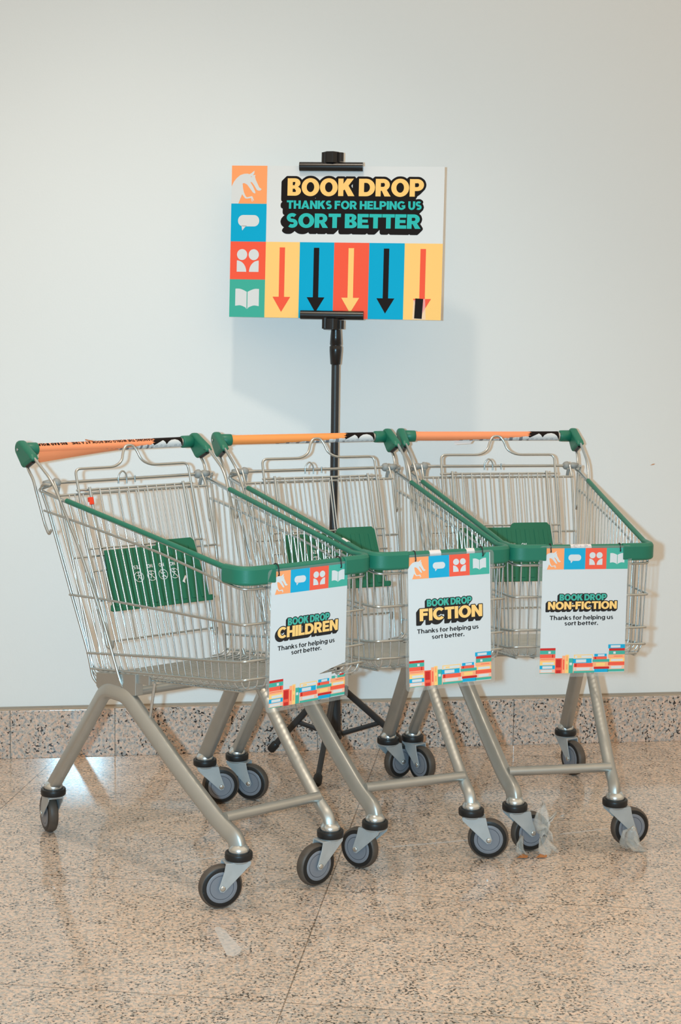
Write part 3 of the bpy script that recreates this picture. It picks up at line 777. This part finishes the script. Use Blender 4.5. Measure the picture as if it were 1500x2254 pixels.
def ell(cx, cy, rx, ry, n=28): return [(cx+rx*cos(2*pi*i/n), cy+ry*sin(2*pi*i/n)) for i in range(n)]
def icon(kind, x, y, w, h):
    """list of (layer, material, polygon) for one square tile"""
    o = []; P = lambda L: [(x+u*w, y+v*h) for u, v in L]
    if kind == 'wolf':
        o.append((1, P_OR, P([(0, 0), (1, 0), (1, 1), (0, 1)]))); o.append((2, PAPER, P(WOLF)))
        o.append((3, P_OR, P([(.535, .275), (.565, .285), (.555, .305)])))
    if kind == 'talk':
        o.append((1, P_BL, P([(0, 0), (1, 0), (1, 1), (0, 1)])))
        o.append((2, PAPER, P(rrect(.20, .30, .80, .60, .145)))); o.append((2, PAPER, P([(.30, .58), (.45, .58), (.40, .62), (.325, .71)])))
    if kind == 'people':
        o.append((1, P_RD, P([(0, 0), (1, 0), (1, 1), (0, 1)])))
        for cx, m in ((.335, 1), (.665, -1)):
            o.append((2, PAPER, P(ell(cx, .345, .145, .145))))
            o.append((2, PAPER, P([(.5-m*.31, .50)]+[(.5-m*.31+m*.27*sin(radians(a)), .80-.30*cos(radians(a))) for a in range(0, 91, 9)]+[(.5-m*.31, .80)])))
    if kind == 'book':
        o.append((1, P_TL, P([(0, 0), (1, 0), (1, 1), (0, 1)])))
        for m in (-1, 1):
            top = [(.5+m*.012, .33)]+[(.5+m*(.012+.323*t), .33-.085*sin(min(1, t*1.25)*pi/2)+.02*max(0, t-.7)) for t in np.linspace(.08, 1, 9)]
            bot = [(.5+m*(.012+.323*t), .76-.075*sin(min(1, t*1.4)*pi/2)+.05*max(0, t-.6)) for t in np.linspace(1, .08, 9)]+[(.5+m*.012, .79)]
            o.append((2, PAPER, P(top+bot)))
    return o
def words(t, x0, x1, v0, v1, m, layer, s=.30, h=.235, gap=.045, space=.30):
    out = []; x = 0
    for p in union(text(t, x0, x1, -v1, v1-v0, s, h, gap, space)): out.append((layer, m, [(u, -v) for u, v in p]))
    return out
def shade(lines, layer):
    hs = []
    for (t, x0, x1, v0, v1, kw), (w, dx, dy) in lines: hs += outline(text(t, x0, x1, -v1, v1-v0, **kw), w, dx, -dy)
    return [(layer, INK, [(u, -v) for u, v in p]) for p in union(hs)]
def rect(m, x0, y0, x1, y1, layer=1): return (layer, m, [(x0, y0), (x1, y0), (x1, y1), (x0, y1)])
def books():
    B = []; X = lambda x: (x-152)/1083*210; Y = lambda y: (y-150)/1585*297
    def r(m, x0, x1, y0, y1, l=1): B.append(rect(m, max(0, X(x0)), Y(y0), min(210, X(x1)), min(297, Y(y1)), l))
    for m, x0, x1, y0, y1, l in (
        (P_DR, 152, 347, 1412, 1441, 1), (P_TL, 152, 347, 1441, 1489, 1), (PAPER, 257, 288, 1452, 1481, 2), (P_RD, 152, 347, 1490, 1537, 1), (P_DR, 305, 320, 1492, 1536, 2), (P_PE, 152, 347, 1538, 1577, 1), (P_RD, 160, 330, 1550, 1556, 2),
        (P_YL, 152, 347, 1577, 1630, 1), (PAPER, 188, 330, 1592, 1620, 2), (P_BL, 152, 345, 1631, 1680, 1), (PAPER, 187, 313, 1640, 1672, 2), (P_PK, 152, 347, 1681, 1727, 1), (PAPER, 165, 310, 1690, 1718, 2), (P_TL, 152, 347, 1727, 1749, 1),
        (P_RD, 348, 436, 1543, 1740, 1), (P_DR, 358, 420, 1556, 1660, 2), (P_DR, 360, 420, 1695, 1735, 2), (P_PE, 436, 477, 1512, 1742, 1), (P_RD, 446, 464, 1560, 1690, 2), (P_YL, 477, 521, 1500, 1742, 1), (P_OR, 487, 506, 1515, 1580, 2), (P_OR, 487, 506, 1620, 1690, 2),
        (P_TL, 521, 576, 1547, 1737, 1), (PAPER, 530, 562, 1602, 1634, 2), (P_PK, 576, 590, 1640, 1735, 1),
        (P_YL, 585, 826, 1502, 1552, 1), (PAPER, 596, 815, 1512, 1545, 2), (P_YL, 625, 680, 1520, 1537, 3), (P_BL, 572, 812, 1553, 1611, 1), (PAPER, 612, 742, 1563, 1603, 2), (P_RD, 586, 828, 1612, 1661, 1), (P_DR, 596, 622, 1616, 1657, 2), (P_PK, 598, 828, 1661, 1710, 1), (PAPER, 620, 790, 1670, 1702, 2), (P_TL, 584, 850, 1710, 1735, 1),
        (P_BL, 845, 1004, 1496, 1532, 1), (PAPER, 890, 975, 1502, 1527, 2), (P_RD, 832, 1006, 1532, 1566, 1), (P_DR, 850, 870, 1535, 1562, 2), (P_TL, 824, 1040, 1566, 1601, 1), (P_PE, 826, 1036, 1601, 1662, 1), (P_YL, 870, 985, 1612, 1652, 2), (P_DR, 842, 1042, 1662, 1690, 1), (P_BL, 850, 1030, 1690, 1731, 1),
        (P_BL, 1020, 1235, 1379, 1430, 1), (PAPER, 1052, 1176, 1390, 1421, 2), (P_DR, 1032, 1235, 1430, 1461, 1), (P_TL, 1030, 1235, 1461, 1509, 1), (PAPER, 1088, 1118, 1472, 1500, 2), (P_PE, 1022, 1235, 1509, 1556, 1), (P_RD, 1095, 1210, 1528, 1535, 2), (P_YL, 1040, 1235, 1556, 1602, 1), (PAPER, 1060, 1215, 1566, 1594, 2), (P_RD, 1026, 1235, 1602, 1648, 1), (P_PK, 1040, 1235, 1648, 1696, 1), (PAPER, 1065, 1200, 1657, 1687, 2), (P_TL, 1020, 1235, 1696, 1727, 1)):
        r(m, x0, x1, y0, y1, l)
    return B
HV = dict(s=.30, h=.235, gap=.03, space=.26)

# ------------------------------------------------------------------ big sign on its stand
def place(o, loc, yaw, tilt, roll):
    """local frame: x right, y up the sheet, z out of the printed face"""
    R = Matrix.Rotation(yaw, 4, 'Z') @ Matrix.Rotation(-tilt, 4, 'X') @ Matrix.Rotation(pi/2, 4, 'X') @ Matrix.Rotation(roll, 4, 'Z')
    o.matrix_world = Matrix.Translation(loc) @ R
SGN = empty('sign_board'); place(SGN, (.664, -.151, 1.489), -.264, .069, -.002)
tag(SGN, 'rectangular BOOK DROP sign board with five coloured arrows, held by black stand', 'sign')
SW, SHH = 594, 420
b = MB()
b.box((0, 0, -.0027), (.594, .420, .0054), mat('white_board', (.70, .705, .70), .5))
lay = []
for i, kd in enumerate(('wolf', 'talk', 'people', 'book')): lay += icon(kd, 0, i*105, 100, 105)
xs = [100, 196, 292.6, 390.5, 489, 594]
for i, (m, am) in enumerate(((P_YL, P_RD), (P_BL, INK), (P_RD, P_YL), (P_BL, INK), (P_YL, P_RD))):
    lay.append(rect(m, xs[i], 210, xs[i+1], 420)); c = (xs[i]+xs[i+1])/2-1
    lay.append((2, am, [(c-7.6, 225), (c+7.6, 225), (c+7.6, 362), (c+25, 362), (c, 404), (c-25, 362), (c-7.6, 362)]))
L3 = [('BOOK DROP', 158, 538, 34, 82, HV), ('THANKS FOR HELPING US', 157, 533, 95, 118, dict(s=.28, h=.23, gap=.05, space=.34)), ('SORT BETTER', 157, 531, 130.5, 170, HV)]
lay += shade([(l, (6.5, -11, 11)) for l in L3], 1)
for t, m in zip(L3, (P_YL, P_TL2, P_TL2)): lay += words(*t[:5], m, 2, **t[5])
for l, m, p in lay: b.add([((u-SW/2)/1000, (SHH/2-v)/1000, .00015+.00022*l) for u, v in p], [tuple(range(len(p)))], m, False)
b.build('printed_board', SGN)
b = MB()
pt = [(522, 361), (544, 362), (541, 417), (520, 416)]
b.add([((u-SW/2)/1000, (SHH/2-v)/1000, .0013) for u, v in pt], [(0, 1, 2, 3)], INK, False)
b.add([((u-SW/2)/1000, (SHH/2-v)/1000, .0011) for u, v in ((517, 366), (549, 362), (552, 419), (515, 419))], [(0, 1, 2, 3)], TAPEC, False)
b.build('tape_patch', SGN)['label'] = 'strip of black tape over an arrow tip'

POLE = (.6695, -.135)
ST = empty('sign_stand', (POLE[0], POLE[1], 0)); tag(ST, 'black tripod stand holding up the BOOK DROP sign behind the carts', 'stand')
b = MB(); b.tube([(0, 0, .34), (0, 0, 1.17)], .0112, BLACKM, n=20); b.build('pole', ST)
b = MB(); b.tube([(0.014, 0, .085), (0.006, 0, .36)], .0165, BLACKM, n=20); b.build('outer_tube', ST)
b = MB(); b.lathe([(0, .33), (.019, .33), (.021, .335), (.021, .385), (.0165, .392), (.0115, .394)], BLACK, (.004, 0, 0)); b.tube([(.004, -.02, .36), (.004, -.045, .36)], .007, BLACK); b.build('height_collar', ST)
b = MB(); b.lathe([(.0112, 1.150), (.0145, 1.152), (.0172, 1.190), (.0172, 1.201), (.0150, 1.203), (.0150, 1.206), (.0165, 1.207), (.0152, 1.230), (.0135, 1.250), (.0135, 1.262), (0, 1.262)], BLACK, (0, 0, 0)); b.build('telescopic_sleeve', ST)
# clamps: half-round grips on the board edges, each with a round block and a rod behind
Rz = Matrix.Rotation(-.264, 3, 'Z')
def cl(lx, ly, lz):   # point in the sign's frame -> stand frame
    p = SGN.matrix_world @ Vector((lx, ly, lz)); return (p.x-POLE[0], p.y-POLE[1], p.z)
for nm, yy, sg, off in (('upper_clamp', .212, 1, -.001), ('lower_clamp', -.205, -1, .0105)):
    b = MB(); x0 = -.105+off+.0; x1 = .072+off
    rad = .0125
    b.tube([cl(x0, yy-sg*.004, .004), cl(x1, yy-sg*.004, .004)], rad, BLACK, n=18)
    off -= .005
    c0 = cl(-.012+off, yy+sg*.006, -.004); c1 = cl(-.012+off, yy+sg*.036, -.004)
    b.tube([c0, c1], .024, BLACK, n=8)
    b.tube([cl(-.030+off, yy+sg*.004, .006), cl(-.030+off, yy+sg*.034, .006)], .009, BLACK, n=10)
    b.tube([cl(.014+off, yy+sg*.010, .004), cl(.014+off, yy+sg*.034, .004)], .009, BLACK, n=10)
    b.build(nm, ST, .0008)
b = MB(); b.tube([cl(-.012, -.24, -.028), cl(-.012, .24, -.028)], .006, BLACK, n=10); b.build('back_rod', ST)
# tripod
b = MB(); b.lathe([(.0165, .198), (.024, .200), (.024, .226), (.0165, .229)], BLACK, (.011, 0, 0)); b.build('leg_collar', ST)
b = MB(); b.lathe([(0, .070), (.019, .072), (.019, .096), (.0165, .098)], BLACK, (.014, 0, 0)); b.build('brace_collar', ST)
LEGS = [((-.165, .098), 'l'), ((.255, .045), 'r'), ((-.075, -.262), 'f')]
for (fx, fy), nm in LEGS:
    L_ = sqrt(fx*fx+fy*fy); ux, uy = fx/L_, fy/L_
    top = np.array((.011+ux*.030, uy*.030, .212)); bot = np.array((fx, fy, .014)); dv = bot-top
    b = MB(); b.tube([top-dv*.02, bot], 0, BLACKM, n=12, flat=(.0095, .0075, 3))
    b.box(tuple(top), (.016, .016, .026), BLACKM, Matrix.Rotation(atan2(uy, ux), 3, 'Z'))
    lg = b.build('tripod_leg', ST)
    b = MB(); dn = dv/np.linalg.norm(dv); b.tube([bot-dn*.032, bot-dn*.028, bot-dn*.004, bot], 0, RUBBER, n=14, rads=[.010, .0125, .0125, .009]); b.build('rubber_foot', lg)
    mid = top+dv*.52
    b = MB(); b.tube([(.014+ux*.018, uy*.018, .084), tuple(mid)], 0, BLACKM, n=8, flat=(.007, .0028, 4)); b.build('brace', ST)

# ------------------------------------------------------------------ laminated cards
CARD = [(-.0025, .4783+.004, .753, -.0113, -.0217, .0036), (.0084, .4786+.004, .755, .0201, .0459, .0147), (.002, .4786+.004, .7586, -.0002, .0202, -.0065)]
CW = [('CHILDREN', 20, 186, 122.5, 146.5), ('FICTION', 28, 188, 119, 147), ('NON-FICTION', 16, 186, 126.5, 145)]
BD = [(47, 162, 105, 121), (46.5, 161, 99, 115), (44, 160, 109, 124)]
TY = [(163, 176), (165, 180), (159.5, 173)]
PLAB = ['laminated CHILDREN card with a torn lower corner, hung on the left cart', 'laminated FICTION card hung by black cords on the middle cart', 'laminated NON-FICTION card hung by black cords on the right cart']
for k, (x, d, z, yaw, tilt, roll) in enumerate(CARD):
    c = empty('hanging_card'); tag(c, PLAB[k], 'card', 'laminated cards hanging on the cart fronts')
    cxy, th, _ = CARTS[k]
    loc = Matrix.Translation((*cxy, 0)) @ Matrix.Rotation(th, 4, 'Z') @ Vector(F(x, d, z))
    place(c, loc, th-yaw, tilt, roll)
    Pm = lambda u, v, t: ((u-105)/1000, -v/1000, t)
    b = MB(); bd = [(0, 0), (210, 0), (210, 297), (0, 297)]
    sheet = mat('card_paper', (.67, .675, .67), .6, 0, .1)
    if k == 0:   # a piece is torn out on the right
        for q in ([(0, 0), (210, 0), (210, 222.5), (176, 229.5), (134, 240), (0, 240)], [(0, 240), (134, 240), (170, 239), (172, 240), (172, 297), (0, 297)], [(172, 245), (181, 243), (187, 250), (198, 243), (208, 253), (210, 253), (210, 297), (172, 297)]):
            b.add([Pm(u, v, 0) for u, v in q], [tuple(range(len(q)))], sheet, False)
    else: b.add([Pm(u, v, 0) for u, v in bd], [(0, 1, 2, 3)], sheet, False)
    lay = []
    for i, kd in enumerate(('wolf', 'talk', 'people', 'book')): lay += icon(kd, i*52.2, 0, 52.2 if i < 3 else 53.4-(2.4 if k == 1 else 0), 50)
    w = CW[k]; t1 = ('BOOK DROP', *BD[k], dict(s=.30, h=.24, gap=.02, space=.24)); t2 = (w[0], w[1], w[2], w[3], w[4], dict(s=.29, h=.23, gap=.035, space=.26))
    q = {0: (-5.5, 5.5), 1: (-7, 8), 2: (-3.8, 4)}[k]
    lay += shade([(t1, (1.9, -3.5, 3.5)), (t2, (2.0, *q))], 1)
    lay += words(*t1[:5], P_TL, 2, **t1[5]); lay += words(*t2[:5], P_YL, 2, **t2[5])
    bw = dict(s=.215, h=.185, gap=.085, space=.36)
    lay += words('Thanks for helping us', 21, 178, TY[k][0], TY[k][0]+10.2, INK, 1, **bw); lay += words('sort better.', 58, 141, TY[k][1], TY[k][1]+10.0, INK, 1, **bw)
    bk = books()
    if k == 0: bk = [(l, m, p) for l, m, p in bk if not (p[0][0] > 165 and p[0][1] < 246)]+[rect(P_TL, 172, 249, 210, 255), rect(P_DR, 194, 246.5, 206, 250, 2), rect(PAPER, 182, 250, 188, 255, 2)]
    lay += bk
    for l, m, p in lay: b.add([Pm(u, v, .00012+.00010*l) for u, v in p], [tuple(range(len(p)))], m, False)
    b.build('printed_sheet', c)
    lam = MB(); pts = rrect(-9, -5.5, 219, 306, 9, 5); inn = []
    for u, v in pts: inn.append((min(max(u, 0), 210), min(max(v, 0), 297)))
    n_ = len(pts); lam.add([Pm(u, v, .0010) for u, v in pts+inn], [(i, (i+1) % n_, n_+(i+1) % n_, n_+i) for i in range(n_)], LAMIN, False)
    lam.add([Pm(u, v, .0010) for u, v in ((0, 0), (210, 0), (210, 297), (0, 297))], [(0, 1, 2, 3)], LAMIN2, False)
    lam.build('laminate', c, recalc=False)['label'] = 'clear plastic film around the sheet'
    for (u, v) in ((19, 5), (190, 4)):
        t = MB(); p = Pm(u, v, .0022)
        yc = .7575-z; pa = [(p[0]+.0004*q, yc+.0105*sin(radians(a)), -.011+.0118*cos(radians(a))) for q, a in enumerate(range(0, 260, 20))]
        t.tube([(p[0], p[1]-.004, .0005), (p[0], p[1]-.004, .0026), (p[0], p[1]+.001, .0030)]+pa+[(p[0]+.003, p[1]-.001, -.004), (p[0]+.001, p[1]-.004, .0005)], .0014, TIE, n=7)
        t.build('cord', c)

# ------------------------------------------------------------------ rubbish: film caught on two wheels, tape on the floor
import random
def crumple(name, label, cx, cy, spots, seed):
    """thin crumpled sheet lobes hanging on a wheel; each spot is a strip of points (base -> tip) with widths"""
    rn = random.Random(seed); o = None; b = MB()
    for path, wid in spots:
        n = len(path); vs = []; K = 9
        P = [np.array(p, float) for p in path]
        for i in range(n):
            t = P[min(i+1, n-1)]-P[max(i-1, 0)]; t /= np.linalg.norm(t)
            sd = np.cross(t, (0, -1, 0)); sd /= (np.linalg.norm(sd)+1e-9)
            for j in range(K):
                f = j/(K-1)-.5
                q = P[i]+sd*f*wid[i]+np.array((0, 1, 0))*(.008*sin(f*9+i)+rn.uniform(-.003, .003))+t*rn.uniform(-.003, .003)
                q[2] = max(q[2], .0015); vs.append(q)
        b.add(vs, [(i*K+j, i*K+j+1, (i+1)*K+j+1, (i+1)*K+j) for i in range(n-1) for j in range(K-1)], WRAP, True)
    ob = b.build(name, recalc=False); ob.location = (cx, cy, 0)
    s = ob.modifiers.new('thickness', 'SOLIDIFY'); s.thickness = .0004
    return tag(ob, label, 'plastic film', 'film caught on the right cart wheels')
c3 = cart_roots[2]; Rm = Matrix.Translation(c3.location) @ Matrix.Rotation(CARTS[2][1], 4, 'Z')
wl = Rm @ Vector(F(-.128, .4, 0)); wr_ = Rm @ Vector(F(.128, .4, 0))
crumple('plastic_film', 'cloudy torn plastic film wrapped round the front left wheel of NON-FICTION cart', wl.x, wl.y, [
    ([(.060, -.030, .055), (.060, -.030, .082), (.062, -.026, .105), (.066, -.022, .128)], (.022, .042, .032, .004)),
    ([(.050, -.036, .060), (.066, -.034, .066), (.078, -.030, .052), (.084, -.03, .030)], (.030, .024, .018, .012)),
    ([(.060, -.038, .050), (.066, -.040, .030), (.072, -.042, .014), (.078, -.044, .003)], (.018, .034, .046, .050)),
    ([(.010, -.034, .052), (.004, -.038, .034), (.004, -.040, .018), (.012, -.042, .006)], (.006, .018, .020, .018)),
    ([(.072, -.03, .08), (.085, -.028, .092), (.097, -.026, .106)], (.008, .006, .004))], 1)
b = MB()
for (x, y) in ((.008, -.050), (.055, -.052)):
    b.add([(x-.014, y, .002), (x-.006, y-.006, .004), (x+.012, y-.004, .003), (x+.016, y+.004, .006), (x, y+.006, .010)], [(0, 1, 2, 3, 4)], mat('brown_tape', s2l((168, 106, 58)), .5), False)
br_ = b.build('brown_tape', bpy.data.objects['plastic_film'], recalc=False); br_['label'] = 'scraps of brown tape'
crumple('plastic_film', 'cloudy plastic film stuck under the front right wheel of NON-FICTION cart', wr_.x, wr_.y, [
    ([(.040, -.034, .060), (.030, -.036, .045), (.028, -.038, .026), (.030, -.040, .008)], (.010, .046, .052, .034)),
    ([(.030, -.040, .030), (.042, -.042, .014), (.056, -.042, .006), (.070, -.042, .003)], (.030, .026, .018, .010))], 2)

def flat(name, label, pts, m, z=.0008, group=None):
    b = MB(); n = len(pts)
    b.add([(x, y, z) for x, y in pts]+[(x, y, .0003) for x, y in pts], [tuple(range(n)), tuple(range(n, 2*n))[::-1]]+[(i, (i+1) % n, n+(i+1) % n, n+i) for i in range(n)], m, False)
    return tag(b.build(name), label, 'tape', group)
flat('tape_scrap', 'short scrap of clear sticky tape on the floor in front of the carts',
     [(.2445, -1.366), (.2485, -1.361), (.2575, -1.363), (.264, -1.376), (.2925, -1.486), (.287, -1.505), (.274, -1.520), (.259, -1.512), (.250, -1.43)], TAPEC)
flat('tape_scrap', 'long white strip of tape residue on the floor between the FICTION and CHILDREN carts', [(.715, -.893), (.715, -.886), (.99, -.845), (.99, -.851)], TAPEC)
flat('tape_scrap', 'white strip of tape residue on the floor between the wheels of the NON-FICTION cart', [(1.155, -.842), (1.155, -.836), (1.29, -.808), (1.29, -.812)], TAPEC)
flat('tape_scrap', 'white tape residue on the floor behind the nearest wheel of the CHILDREN cart', [(.18, -.945), (.18, -.939), (.29, -.914), (.29, -.919)], TAPEC)
